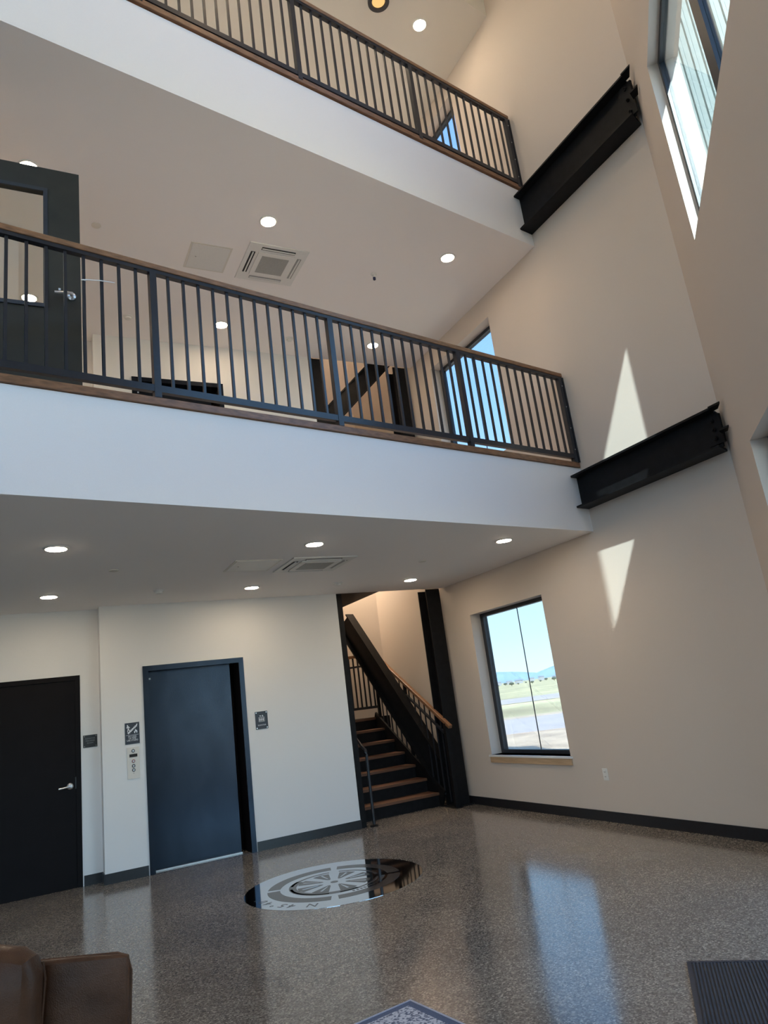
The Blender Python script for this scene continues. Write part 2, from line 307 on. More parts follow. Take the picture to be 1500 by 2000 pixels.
# baseboards
def bb(name, segs):
    m = MB()
    for p, q, nn in segs:
        p, q, nn = V((*p,0)), V((*q,0)), V((*nn,0)).normalized(); m.obox((p+q)/2+nn*.006+V((0,0,.051)), q-p, nn, (0,0,1), (q-p).length/2, .006, .051)
    m.build(name, 'base', kind='structure', label=name.replace('_', ' ')+' in black vinyl', category='baseboard')
bb('baseboard_right', [((R, YC+.05), (R, 10.78), (-1,0))])
bb('baseboard_elevator', [((0.731, YE), (EL[0]-.012, YE), (0,-1)), ((EL[1]+.012, YE), (3.676, YE), (0,-1)), ((0.737, YE), (0.737, YD), (-1,0)), ((3.67, YE), (3.67, 8.75), (1,0))])
bb('baseboard_back', [((0.55, YD), (0.731, YD), (0,-1))])
a_, b_ = EW(0.01), EW(0.80); bb('baseboard_entry', [((a_.x,a_.y), (b_.x,b_.y), (-S2,S2))])

# ------------------------------------------------------------------ windows
def window_right(name, w, label, sill=True, depth=.155):
    y0, y1, z0, z1 = w; e = empty(name, (R, (y0+y1)/2, z0), label, 'window', kind='structure')
    x0, x1 = R+depth, R+depth+.07; t = .045
    f = MB(); f.box((x0,y0,z0),(x1,y0+t,z1)).box((x0,y1-t-.02,z0),(x1,y1,z1)).box((x0,y0+t,z1-t),(x1,y1-t-.02,z1)).box((x0,y0+t,z0),(x1,y1-t-.02,z0+t))
    f.build('window_frame', 'frame', e)
    ym = (y0+y1)/2-.02
    MB().box((x0+.034,ym-.005,z0+t),(x0+.042,ym+.005,z1-t)).build('mullion', 'frame', e)
    for a, b2 in ((y0+t, ym-.006), (ym+.006, y1-t-.02)): MB().box((x0+.035,a,z0+t),(x0+.041,b2,z1-t)).build('pane', 'tinted', e)
    if sill:
        MB().box((R-.028, y0-.035, z0-.022),(x0, y1+.03, z0)).build('sill_board', 'reveal', e)
        MB().box((R-.020, y0-.02, z0-.092),(R-.001, y1+.015, z0-.022)).build('apron', 'sillwood', e, label='light maple apron below the sill')
    portal((x1+.06, (y0+y1)/2, (z0+z1)/2), (-1,0,0), y1-y0, z1-z0)
window_right('window_1', W1, 'ground-floor window with a maple apron and view of hills')
window_right('window_2', W2, 'second-storey window behind the balcony railing', False)
window_right('window_3', W3, 'small visible corner of third-storey window behind the top railing', False)
def window_entry(name, h, label, muls, rails=(), depth=.085, mw=.17, fd_=.05):
    s0, s1, z0, z1 = h; c = EW((s0+s1)/2, -depth, z0); e = empty(name, c, label, 'window', kind='structure'); t = .055
    def bx(a, b2, za, zb, d0, d1): return EW((a+b2)/2, -(d0+d1)/2, (za+zb)/2), TW, NW, V((0,0,1)), (b2-a)/2, (d1-d0)/2, (zb-za)/2
    f = MB(); d0, d1 = depth, depth+fd_
    for a, b2, za, zb in ((s0,s0+t,z0,z1),(s1-t,s1,z0,z1),(s0+t,s1-t,z1-t,z1),(s0+t,s1-t,z0,z0+t)): f.obox(*bx(a,b2,za,zb,d0,d1))
    f.build('window_frame', 'frame', e)
    cuts = [s0+t]
    for q in muls: MB().obox(*bx(q,q+mw,z0+t,z1-t,d0,d1)).build('mullion', 'frame', e); cuts += [q, q+mw]
    cuts.append(s1-t)
    zc = [z0+t]
    for q in rails: MB().obox(*bx(s0+t,s1-t,q,q+.05,d0,d1)).build('transom', 'frame', e); zc += [q, q+.05]
    zc.append(z1-t)
    for i in range(0, len(cuts), 2):
        for j in range(0, len(zc), 2): MB().obox(*bx(cuts[i],cuts[i+1],zc[j],zc[j+1],d0+.022,d0+.028)).build('pane', 'lowe', e)
    portal(EW((s0+s1)/2, -.3, (z0+z1)/2), NW, s1-s0, z1-z0)
window_entry('window_4', EH[1], 'tall second-storey window in the angled wall, sunlit siding outside', [2.09])
window_entry('window_5', EH[2], 'third-storey window in the angled wall', [2.09])
window_entry('window_6', EH[0], 'dark-framed entrance glazing in the angled wall', [1.95, 3.05], [2.2], depth=.12, mw=.09)
def added_front_glazing(name, h, label, n):  # unseen glazing put in to bring more daylight into the lobby
    u0, u1, z0, z1 = h; x1, x0 = END.x-u0, END.x-u1; e = empty(name, ((x0+x1)/2, YF-.1, z0), label, 'window', kind='structure'); t = .05; y0, y1 = YF-.19, YF-.1
    f = MB().box((x0,y0,z0),(x0+t,y1,z1)).box((x1-t,y0,z0),(x1,y1,z1)).box((x0,y0,z0),(x1,y1,z0+t)).box((x0,y0,z1-t),(x1,y1,z1)); f.build('window_frame', 'frame', e)
    w = (x1-x0)/n
    for k in range(1, n): MB().box((x0+k*w-.03,y0,z0+t),(x0+k*w+.03,y1,z1-t)).build('mullion', 'frame', e)
    for k in range(n): MB().box((x0+k*w+.03,y0+.04,z0+t),(x0+(k+1)*w-.03,y0+.046,z1-t)).build('pane', 'glass', e)
    portal(((x0+x1)/2, YF-.3, (z0+z1)/2), (0,1,0), x1-x0, z1-z0)
for k, (h, nm) in enumerate(zip(FH, ('ground', 'second', 'third'))): added_front_glazing('window_%d' % (7+k), h, nm+'-storey unseen glazing added behind the viewer for daylight', 4)

# outside of the building: siding and an added unseen wing beside the recessed entry, canopies that shade the glass
def siding(name, P0, d, L, z0, z1, nrm, label):
    m = MB(); d = V(d).normalized(); nrm = V(nrm).normalized(); pitch_ = .085; prof = [(0,0),(.030,0),(.040,.018),(.066,.018),(.076,0)]; pts = []
    k = 0
    while k*pitch_ < L:
        pts += [(k*pitch_+u, h) for u, h in prof if k*pitch_+u <= L]; k += 1
    vs = []
    for u, h in pts:
        for z in (z0, z1): vs.append(V(P0)+d*u+nrm*h+V((0,0,z)))
    m.add(vs, [(2*i,2*i+2,2*i+3,2*i+1) for i in range(len(pts)-1)])
    q = [V(P0)-nrm*.12, V(P0)+d*L-nrm*.12]
    m.obox((q[0]+q[1])/2+V((0,0,(z0+z1)/2))+nrm*.05, d, nrm, (0,0,1), L/2, .06, (z1-z0)/2)
    return m.build(name, 'metalside', kind='structure', label=label, category='wall')
siding('wall_siding', EW(0.42, -.25), -NW, 1.7, -.1, 10.4, TW, 'white corrugated metal siding outside the tall window')
MB().prism([tuple(EW(s, o)[:2]) for s, o in ((4.52,-.26),(7.1,-.26),(7.1,-1.10),(4.52,-1.10))], -.1, 10.39).build('wall_added_wing', 'metalside', kind='structure', label='unseen white wing added to block sun outside the entrance', category='wall')  # added out of view to stop sun through the second window bay
MB().prism([tuple(EW(s, o)[:2]) for s, o in ((0.52,-.26),(4.51,-.26),(4.51,-1.75),(0.52,-1.75))], 3.35, 3.50).build('roof_canopy', 'concrete_out', kind='structure', label='flat canopy over the entrance glazing', category='canopy')
def window_left(name, h, label):
    y0, y1, z0, z1 = YF+h[0], YF+h[1], h[2], h[3]; e = empty(name, (XL-.1, (y0+y1)/2, z0), label, 'window', kind='structure'); t = .05; x0, x1 = XL-.19, XL-.1; ym = (y0+y1)/2
    MB().box((x0,y0,z0),(x1,y0+t,z1)).box((x0,y1-t,z0),(x1,y1,z1)).box((x0,y0+t,z0),(x1,y1-t,z0+t)).box((x0,y0+t,z1-t),(x1,y1-t,z1)).build('window_frame', 'frame', e)
    MB().box((x0,ym-.03,z0+t),(x1,ym+.03,z1-t)).build('mullion', 'frame', e)
    for a, b2 in ((y0+t, ym-.03), (ym+.03, y1-t)): MB().box((x0+.04,a,z0+t),(x0+.046,b2,z1-t)).build('pane', 'glass', e)
    portal((XL-.3, ym, (z0+z1)/2), (1,0,0), y1-y0, z1-z0)
for k, (h, nm) in enumerate(zip(LH, ('ground', 'second', 'third'))):
    window_left('window_%d' % (10+k), h, nm+'-storey side glazing left of the viewer')
    MB().box((XL-1.55, YF-3.2, h[3]+.05), (XL-.26, YF+4.6, h[3]+.17)).build('roof_added_sunshade', 'concrete_out', kind='structure', label=nm+'-storey sunshade outside the side glazing', category='canopy')
for k, (z, dd) in enumerate(((2.95, 1.9), (6.6, 3.0), (10.2, 3.1))):  # unseen shades added to keep direct sun off the front glazing
    MB().box((XL-.2, YF-.26-dd, z+.18), (0.35, YF-.26, z+.30)).build('roof_added_sunshade', 'concrete_out', kind='structure', label=('lowest', 'middle', 'highest')[k]+' unseen deep sunshade added outside the front glazing', category='canopy')

# ------------------------------------------------------------------ landscape
GZ = -0.16
MB().add([(-4000,-4000,GZ-.02),(4000,-4000,GZ-.02),(4000,4000,GZ-.02),(-4000,4000,GZ-.02)], [(0,1,2,3)]).build('ground_grass', 'grass', origin=(0,0,GZ-.02), kind='structure', label='pale dry grassland stretching to the hills', category='ground')
q1 = V((15.3, 20.1, 0)); dq = V((math.cos(math.radians(-36)), math.sin(math.radians(-36)), 0)); nq = V((math.sin(math.radians(36)), math.cos(math.radians(36)), 0))
def strip(name, mat, d0, d1, z, label, u0=-300, u1=300):
    m = MB(); o = [nq*d0+dq*u0, nq*d0+dq*u1, nq*d1+dq*u1, nq*d1+dq*u0]; m.prism([(p.x, p.y) for p in o], z-.01, z); return m.build(name, mat, kind='structure', label=label, category='ground')
MB().prism([(-40,-60),(60,-60),(70,-6.0),(-2.0,46.0),(-40,46.0)], GZ-.015, GZ).build('ground_gravel', 'gravel', origin=(0,0,GZ), kind='structure', label='tan gravel lot around the building', category='ground')
MB().prism([(-40,-58),(9.5,-58),(9.5,0.5),(5.9,2.9),(1.0,-1.6),(-6.3,-1.6),(-6.3,12),(-40,12)], GZ, GZ+.006).build('ground_added_asphalt', 'asphalt', origin=(0,0,GZ), kind='structure', label='unseen dark asphalt added in front to cool the bounced light', category='ground')  # unseen dark ground added so the light bounced indoors is cooler
strip('road_near', 'road', 24.5, 34.0, GZ+.012, 'pale grey road beyond the gravel lot')
strip('road_far', 'road', 58.0, 74.0, GZ+.012, 'thin pale road crossing the grassland', -3.0, 300)
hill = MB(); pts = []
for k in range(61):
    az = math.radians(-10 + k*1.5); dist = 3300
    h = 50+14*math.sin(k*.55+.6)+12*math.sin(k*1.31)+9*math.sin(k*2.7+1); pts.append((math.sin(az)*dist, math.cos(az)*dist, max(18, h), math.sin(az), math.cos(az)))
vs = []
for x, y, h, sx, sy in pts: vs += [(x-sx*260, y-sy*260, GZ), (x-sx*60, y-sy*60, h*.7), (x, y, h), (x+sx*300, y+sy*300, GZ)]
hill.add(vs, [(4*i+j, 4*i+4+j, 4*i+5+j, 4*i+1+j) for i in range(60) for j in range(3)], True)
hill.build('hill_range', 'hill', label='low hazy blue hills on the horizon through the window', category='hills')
rnd = random.Random(3)
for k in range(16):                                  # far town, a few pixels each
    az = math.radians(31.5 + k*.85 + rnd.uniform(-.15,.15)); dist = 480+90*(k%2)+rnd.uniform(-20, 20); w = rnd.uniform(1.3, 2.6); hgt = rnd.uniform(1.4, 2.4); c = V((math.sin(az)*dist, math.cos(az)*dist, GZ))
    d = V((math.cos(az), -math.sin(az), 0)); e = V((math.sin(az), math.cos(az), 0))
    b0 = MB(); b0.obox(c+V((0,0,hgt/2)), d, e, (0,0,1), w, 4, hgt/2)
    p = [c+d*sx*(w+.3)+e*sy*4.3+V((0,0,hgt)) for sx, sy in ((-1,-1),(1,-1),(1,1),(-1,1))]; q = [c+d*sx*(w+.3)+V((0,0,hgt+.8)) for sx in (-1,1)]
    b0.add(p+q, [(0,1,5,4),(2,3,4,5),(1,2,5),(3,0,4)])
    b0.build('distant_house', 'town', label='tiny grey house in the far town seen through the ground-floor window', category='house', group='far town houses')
for k in range(22):
    az = math.radians(31.0 + k*.55 + rnd.uniform(-.1,.1)); dist = 290+50*(k%3); hgt = rnd.uniform(.7, 1.5); c = V((math.sin(az)*dist, math.cos(az)*dist, GZ))
    s0 = MB(); s0.lathe(c, [(.15,0),(.15,hgt*.3),(hgt*.55,hgt*.35),(hgt*.7,hgt*.6),(hgt*.45,hgt*.9),(.05,hgt)], 9)
    s0.build('distant_shrub', 'shrub', label='tiny dark shrub on the plain seen through the ground-floor window', category='shrub', group='far shrubs on the plain')

# ------------------------------------------------------------------ steel: columns, braces, beams
def wcolumn(name, x, y, z0, z1, label, w=.22, d=.24, group=None):
    e = empty(name, (x, y, z0), label, 'column', group)
    MB().box((x-w/2, y-d/2, z0), (x+w/2, y-d/2+.016, z1)).build('flange', 'steel', e); MB().box((x-w/2, y+d/2-.016, z0), (x+w/2, y+d/2, z1)).build('flange', 'steel', e)
    MB().box((x-.006, y-d/2+.016, z0), (x+.006, y+d/2-.016, z1)).build('web', 'steel', e)
    return e
c = wcolumn('steel_column', 5.170, 8.76, 0.0, C1, 'black steel column rising from the lobby floor beside the stairs')
MB().box((5.02, 8.60, 0), (5.32, 8.92, .02)).build('base_plate', 'steel', c)
wcolumn('steel_column', 5.145, 8.76, C1+.75, C2, 'black steel column behind the second-storey railing near the window')
wcolumn('steel_column', 3.716, 8.76, 0.0, C1, 'black steel column at the left edge of the stair opening', w=.08)
wcolumn('steel_column', 3.765, 8.76, C1+.75, C2, 'black steel column behind the second-storey railing beside the pale wall', w=.17)
def brace(name, p, q, side, label, depth=.26, fw=.20):
    e = empty(name, p, label, 'brace'); p, q, side = V(p), V(q), V(side); d = (q-p).normalized(); th = d.cross(side).normalized()
    MB().bar(p, q, side, .014, depth).build('web', 'steel', e)
    for sg in (-1, 1): MB().bar(p+th*sg*depth/2, q+th*sg*depth/2, side, fw, .018).build('flange', 'steel', e)
    return e
brace('steel_brace', (5.165, 8.90, 0.24), (4.60, 10.56, 2.78), (1,.33,0), 'black diagonal steel brace behind the stair railing', depth=.30, fw=.16)
brace('steel_brace', (3.87, 8.76, 5.46), (4.93, 8.76, 6.54), (0,1,0), 'black diagonal steel brace behind the second-storey railing')
def wbeam(name, zb, zt, label):
    y0, y1 = 3.60, YB(R-.1)-.005; xo, xi = R-.205, R-.004; xm = R-.10; e = empty(name, (xm, (y0+y1)/2, zb), label, 'beam')
    MB().box((xm-.006, y0+.08, zb+.02), (xm+.006, y1, zt-.02)).build('web', 'steel', e)
    for za, zb2 in ((zb, zb+.02), (zt-.02, zt)):
        ya = 3.66 if za > zb else 3.66
        MB().prism([(xo, YB(xo)-.006), (xo, 3.655), (xi, 3.73), (xi, YB(xi)-.006)], za, zb2).build('flange', 'steel', e)
    # connection at the angled wall: plate, bolts and ragged clip angles
    MB().box((xm-.030, 3.64, zb+.05), (xm-.006, 3.80, zt-.05)).build('clip_plate', 'steel', e)
    MB().prism([(xo-.01, 3.54), (xo-.01, 3.66), (xo+.09, 3.70), (xo+.09, 3.64)], zt-.012, zt+.006).build('clip_plate', 'steel', e)
    MB().prism([(xo-.03, 3.50), (xo-.03, 3.60), (xo+.06, 3.64), (xo+.06, 3.58)], (zb+zt)/2-.06, (zb+zt)/2-.045).build('clip_plate', 'steel', e)
    for k in range(3):
        z = zb+.10+k*(zt-zb-.2)/2; MB().lathe((xm-.030, 3.71, z), [(.020,0),(.020,.018),(.011,.018),(.011,.032)], 6, (-1,0,0)).build('bolt', 'steel', e)
    return e
wbeam('steel_beam', 3.155, 3.510, 'lower black steel beam from the second-storey balcony to the angled wall')
wbeam('steel_beam', 6.545, 7.010, 'upper black steel beam from the third-storey balcony to the angled wall')

# ------------------------------------------------------------------ balcony railings
POSTS = [-3.70, -2.20, -0.70, 0.80, 2.285, 3.745, 5.265]
def railing(zc, label, rise=0.0):
    pc = lambda x, z, o=0.0: V((x, YB(x), z)) + BN*o
    e = empty('balcony_railing', pc(0.8, zc+.055), label, 'railing')
    x0, x1 = POSTS[0]-.02, POSTS[-1]+.02; zt = zc+1.105
    dn = V((0,0,1))
    MB().bar(pc(x0,zt-.022), pc(R-.03,zt-.022), BN, .062, .044).build('handrail', 'wood', e, bevel=.006)
    MB().bar(pc(x0,zt-.058), pc(R-.035,zt-.058), BN, .045, .028).build('top_rail', 'rail', e)
    zb = zc+.122
    MB().bar(pc(x0,zb), pc(x1,zb), BN, .040, .050).build('bottom_rail', 'rail', e)
    p0 = None
    for x in POSTS:
        if p0 is None:
            p0 = MB().obox(pc(x,(zc+.055+zt-.072)/2), BD, BN, dn, .024, .024, (zt-.072-zc-.055)/2).build('post', 'rail', e); px = x
        else: share(p0, 'post', e, pc(x,0)-pc(px,0))
    b0 = None
    for a, b2 in zip(POSTS[:-1], POSTS[1:]):
        for k in range(1, 13):
            x = a+(b2-a)*k/13
            if b0 is None: b0 = MB().obox(pc(x,(zb+.02+zt-.07)/2), BD, BN, dn, .0095, .0095, (zt-.07-zb-.02)/2).build('baluster', 'rail', e); bx = x
            else: share(b0, 'baluster', e, pc(x,0)-pc(bx,0))
    xe = POSTS[-1]+.045
    MB().obox(pc(xe,(zc+.055+zt-.05)/2), BD, BN, dn, .008, .030, (zt-.05-zc-.055)/2).build('wall_plate', 'rail', e)
    for k in range(4):
        z = zc+.20+k*.25; MB().lathe(pc(POSTS[-1]+.012, z, .024), [(.007,0),(.007,.004)], 8, BN).build('screw', 'chrome', e)
    return e
def curb(n, zc, lab):
    pc = lambda x, z, o=0.0: V((x, YB(x), z)) + BN*o
    MB().bar(pc(XL+.05,zc+.0275,-.012), pc(R-.02,zc+.0275,-.012), BN, .066, .055).build('trim_%d' % n, 'wood', bevel=.004, kind='structure', label=lab, category='trim')
curb(1, 3.619, 'brown wood curb along the second-storey balcony edge'); curb(2, 7.155, 'brown wood curb along the third-storey balcony edge')
railing(3.619, 'black baluster railing with wood handrail on the second-storey balcony')
railing(7.130, 'black baluster railing with wood handrail on the third-storey balcony')
# white cable tie cinched round one baluster of the lower railing
xt = 0.80-1.5*4/13+.0; pt = V((xt, YB(xt), 4.46))
tie = empty('cable_tie', pt+V((0,0,-.01)), 'white plastic cable tie around a baluster near the open door', 'cable tie')
MB().lathe(pt-V((0,0,.004)), [(.0155,0),(.0165,.004),(.0155,.008)], 12).build('loop', 'tie', tie)
MB().tube([pt+BN*.017+BD*.004, pt+BN*.022+BD*.10+V((0,0,.018)), pt+BN*.02+BD*.20+V((0,0,.030))], .0035, 6).build('tail', 'tie', tie)
# ------------------------------------------------------------------ doors
def lever(e, x, y, z, sgn, mat='chrome'):
    hd = MB().lathe((x, y, z), [(.033,0),(.033,.008),(.024,.016),(.012,.018),(.012,.048)], 20, (0,-1,0)).build('lever_rose', mat, e)
    MB().tube([(x, y-.045, z), (x+sgn*.03, y-.052, z-.002), (x+sgn*.075, y-.052, z-.008), (x+sgn*.115, y-.050, z-.010)], .0105, 10).build('lever_arm', mat, hd)
e = empty('door_1', (-0.37, YD, 0), 'dark flush door at the left of the elevator', 'door', kind='structure')
x0, x1 = -1.28, 0.537
MB().box((x1-.05, YD-.006, 0), (x1, YD+.10, 2.18)).box((x0, YD-.006, 0), (x0+.05, YD+.10, 2.18)).box((x0+.05, YD-.006, 2.13), (x1-.05, YD+.10, 2.18)).build('door_frame', 'door', e)
lf = MB().box((-0.388, YD+.008, .001), (x1-.050, YD+.05, 2.128)).build('door_leaf', 'door', e); MB().box((x0+.050, YD+.008, .001), (-0.389, YD+.05, 2.128)).build('door_leaf', 'door', e)
lever(e, 0.425, YD+.008, 1.013, -1)
MB().box((x1-.060, YD+.004, .98), (x1-.046, YD+.010, 1.10)).build('strike_plate', 'frame', e)
def elevator(name, z, label):
    x0, x1 = EL; e = empty(name, ((x0+x1)/2, YE, z), label, 'elevator door', kind='structure'); t = .058; zt = z+2.197
    MB().box((x0, YE-.014, z), (x0+t, YE+.19, zt)).build('door_frame', 'elev', e); MB().box((x1-t, YE-.014, z), (x1, YE+.19, zt)).build('door_frame', 'elev', e)
    MB().box((x0+t, YE-.014, zt-t), (x1-t, YE+.19, zt)).build('door_frame', 'elev', e)
    MB().box((x0+t-.02, YE+.155, z+.012), (2.222, YE+.195, zt-t+.02)).build('door_leaf', 'elev', e); MB().box((2.18, YE+.34, z+.004), (x1-t+.02, YE+.36, zt-t+.02)).build('shaft_return', 'door', e)
    for p, q in (((x1-t, YE+.19, z), (x1-t+.03, YE+.36, zt)), ((x0+t-.03, YE+.19, z), (x0+t, YE+.36, zt)), ((x0+t, YE+.19, zt-t), (x1-t, YE+.36, zt-t+.03)), ((x1-t-.001, YE-.0, z+.002), (x1-t, YE+.19, zt-t))): MB().box(p, q).build('shaft_return', 'door', e)
    MB().box((x0+t, YE-.004, z-.004 if z else .0005), (x1-t, YE+.0, z+.003)).build('sill_plate', 'elev', e); MB().box((x0+t, YE+.125, z+.0005), (2.222, YE+.154, z+.012)).build('threshold', 'thresh', e)
    MB().box((x0+t+.03, YE+.151, zt-t-.09), (x0+t+.05, YE+.155, zt-t-.07)).build('door_marker', 'signwhite', e, label='small white square sticker')
elevator('door_2', 0.0, 'blue-black steel elevator door on the ground floor'); elevator('door_3', FL2, 'dark elevator door half hidden by the second-storey railing')
# dark frame of the second-storey door in the recess
e = empty('door_4', (0.2, YD, FL2), 'dark door frame half hidden behind the open door', 'door', kind='structure')
MB().box((-0.5, YD-.012, FL2), (0.56, YD-.001, FL2+2.18)).build('door_frame', 'door', e)
# open door leaf standing near the railing on the second storey
dz0, dz1, dy = FL2+.012, 5.765, 5.06; xa, xb = -0.56, 0.358
e = empty('door_5', ((xa+xb)/2, dy, dz0), 'dark open door with a tall glass lite on the second storey', 'door', kind='structure')
lx0, lx1, lz0, lz1 = -0.40, 0.105, 4.575, 5.545
MB().box((xa,dy,dz0),(lx0,dy+.045,dz1)).box((lx1,dy,dz0),(xb,dy+.045,dz1)).box((lx0,dy,dz0),(lx1,dy+.045,lz0)).box((lx0,dy,lz1),(lx1,dy+.045,dz1)).build('door_leaf', 'opendoor', e)
MB().box((lx0-.03,dy-.012,lz0-.03),(lx0,dy,lz1+.03)).box((lx1,dy-.012,lz0-.03),(lx1+.03,dy,lz1+.03)).box((lx0,dy-.012,lz0-.03),(lx1,dy,lz0)).box((lx0,dy-.012,lz1),(lx1,dy,lz1+.03)).build('lite_frame', 'frame', e)
MB().box((lx0,dy+.018,lz0),(lx1,dy+.024,lz1)).build('pane', 'glass', e)
lever(e, 0.292, dy, 4.665, -1)
MB().box((0.205, dy-.004, 4.705), (0.22, dy, 4.722)).build('door_marker', 'signwhite', e, label='small white square sticker')
wall('wall_corridor', (-0.60, YB(-.6)+.45), (-0.60, YD), FL2, C2, .12, (-1,0), [(.22, 1.15, FL2, 5.77)], label='corridor wall that carries the open door', category='wall')

# ------------------------------------------------------------------ signs, call panel, outlet
def plate(name, x0, x1, z0, z1, y, mat, label, cat, th=.006, bev=.004):
    e = empty(name, ((x0+x1)/2, y, z0), label, cat)
    MB().box((x0, y-th, z0), (x1, y-.0003, z1)).build('plate', mat, e, bevel=0); return e
def dot(e, name, x, y, z, r, mat, h=.002, n=14): return MB().lathe((x, y, z), [(r,0),(r,h)], n, (0,-1,0)).build(name, mat, e)
def flat(e, name, pts, y, mat, h=.0012):
    vs = [(x, y, z) for x, z in pts]+[(x, y-h, z) for x, z in pts]; n_ = len(pts)
    return MB().add(vs, [tuple(range(n_)), tuple(range(2*n_-1, n_-1, -1))]+[(i,(i+1)%n_,n_+(i+1)%n_,n_+i) for i in range(n_)]).build(name, mat, e)
AX, AZ = (1,0,0), (0,0,1)
# fire stair sign
e = plate('stair_sign', 0.975, 1.128, 1.364, 1.592, YE, 'sign', 'navy sign of stairs and fire above the elevator call panel', 'sign'); y = YE-.006
st = [(1.000,1.482)]
for k in range(7): st += [(1.000+.015*k+.004, 1.482+.0125*k), (1.000+.015*k+.004, 1.482+.0125*(k+1))]
st += [(1.108, 1.5775), (1.108, 1.566)]
for k in range(6, -1, -1): st += [(1.016+.0145*k, 1.4695+.0125*(k+1)), (1.016+.0145*k, 1.4695+.0125*k)]
flat(e, 'stair_symbol', st, y, 'signwhite')
dot(e, 'figure_head', 1.003, y, 1.566, .0065, 'signwhite', .0012)
flat(e, 'figure_body', [(1.000,1.560),(1.010,1.561),(1.030,1.540),(1.027,1.534),(1.014,1.546),(1.018,1.524),(1.030,1.508),(1.026,1.503),(1.012,1.518),(1.006,1.496),(1.000,1.497),(1.005,1.530),(1.001,1.545),(.994,1.535),(.990,1.538)], y, 'signwhite')
flat(e, 'flame_symbol', [(1.074,1.476),(1.070,1.490),(1.074,1.502),(1.080,1.497),(1.084,1.522),(1.092,1.508),(1.096,1.513),(1.106,1.496),(1.104,1.480),(1.097,1.476),(1.096,1.488),(1.089,1.497),(1.083,1.488),(1.082,1.476)], y, 'signwhite')
MB().box((.985, y-.0012, 1.459), (1.118, y, 1.4615)).build('rule', 'signwhite', e)
for k, tx in enumerate(('IN CASE', 'OF FIRE', 'USE STAIRS')): text_mesh('lettering', tx, .024, 'signwhite', e, (1.0515, y-.0006, 1.444-.0205*k), AX, AZ)
# elevator sign
e = plate('elevator_sign', 2.452, 2.604, 1.331, 1.535, YE, 'sign', 'navy sign with a lift symbol at the right of the elevator', 'sign')
for dx in (.014, .138):
    for dz in (.014, .190): dot(e, 'screw', 2.452+dx, y, 1.331+dz, .0065, 'chrome', .002)
for a in (((2.492,2.4955),(1.416,1.468)),((2.5605,2.564),(1.416,1.468)),((2.492,2.564),(1.416,1.4195)),((2.492,2.564),(1.4645,1.468))): MB().box((a[0][0], y-.0012, a[1][0]), (a[0][1], y, a[1][1])).build('symbol_frame', 'signwhite', e)
flat(e, 'arrow_symbol', [(2.502,1.488),(2.514,1.474),(2.526,1.488)], y, 'signwhite'); flat(e, 'arrow_symbol', [(2.530,1.476),(2.554,1.476),(2.542,1.494)], y, 'signwhite')
for cx in (2.508, 2.528, 2.548):
    dot(e, 'figure_head', cx, y, 1.4565, .0045, 'signwhite', .0012); flat(e, 'figure_body', [(cx-.007,1.450),(cx+.007,1.450),(cx+.006,1.436),(cx+.004,1.424),(cx-.004,1.424),(cx-.006,1.436)], y, 'signwhite')
text_mesh('lettering', 'ELEVATOR', .021, 'signwhite', e, (2.528, y-.0006, 1.376), AX, AZ)
# room sign beside the dark door
e = plate('room_sign', 0.560, 0.706, 1.388, 1.520, YD, 'signblack', 'small black room sign beside the dark door', 'sign'); yd = YD-.006
for dx in (.013, .133):
    for dz in (.013, .119): dot(e, 'screw', .560+dx, yd, 1.388+dz, .006, 'signgrey', .002)
for k, tx in enumerate(('ELEVATOR', 'MACHINE', 'ROOM')): text_mesh('lettering', tx, .021, 'signgrey', e, (.633, yd-.0006, 1.482-.024*k), AX, AZ)
# call panel
e = plate('call_panel', 0.990, 1.118, 1.000, 1.330, YE, 'panel', 'cream elevator call panel with round buttons', 'call panel', th=.010)
yp = YE-.010
MB().box((1.013, yp-.003, 1.226), (1.096, yp, 1.258)).build('display', 'dark', e)
for z, mt in ((1.291,'dark'),(1.183,'red'),(1.133,'dark'),(1.090,'dark')):
    b_ = MB().lathe((1.054, yp, z), [(.0175,0),(.0175,.005),(.012,.006)], 18, (0,-1,0)).build('button', mt, e)
    MB().lathe((1.054, yp-.006, z), [(.010,0),(.010,.003)], 14, (0,-1,0)).build('button_cap', 'chrome', b_)
for z in (1.314, 1.058): dot(e, 'screw', 1.054, yp, z, .004, 'signgrey', .0015, 8)
e = empty('wall_outlet', (R, 5.998, .404), 'white wall outlet below and right of the ground-floor window', 'outlet')
MB().box((R-.007, 5.962, .404), (R-.0003, 6.034, .521)).build('cover_plate', 'plastic', e, bevel=.002)
for z in (.440, .486): 
    s_ = MB().box((R-.010, 5.982, z-.015), (R-.007, 6.014, z+.015)).build('socket', 'plastic', e)
    for yy in (5.991, 6.004): MB().box((R-.0104, yy-.002, z-.006), (R-.010, yy+.002, z+.006)).build('slot', 'dark', s_)

# ------------------------------------------------------------------ ceiling fittings
def downlight(x, y, z, label, group, r=.078, ring='plastic', lamp='lamp'):
    e = empty('recessed_light', (x, y, z), label, 'ceiling light', group)
    MB().lathe((x, y, z-.0005), [(r+.016,0),(r+.016,.003),(r+.006,.009),(r-.002,.009)], 28, (0,0,-1)).build('trim_ring', ring, e)
    MB().lathe((x, y, z-.0096), [(r-.003,0),(r-.003,.002)], 28, (0,0,-1)).build('lens', lamp, e); return e
where1 = ['first ceiling light at the far left above the dark door, nearer the balcony edge', 'ceiling light at the far left close to the dark door', 'ceiling light just in front of the ground-floor ceiling air unit', 'ceiling light above the elevator, behind the ceiling hatch', 'ceiling light nearest the beige right wall under the second storey', 'ceiling light in front of the staircase opening']
for (x, y), lb in zip(((.20,5.775),(.20,7.825),(2.31,5.787),(2.305,7.832),(4.40,5.787),(4.375,7.815)), where1): downlight(x, y, C1, lb, 'ground-floor recessed lights')
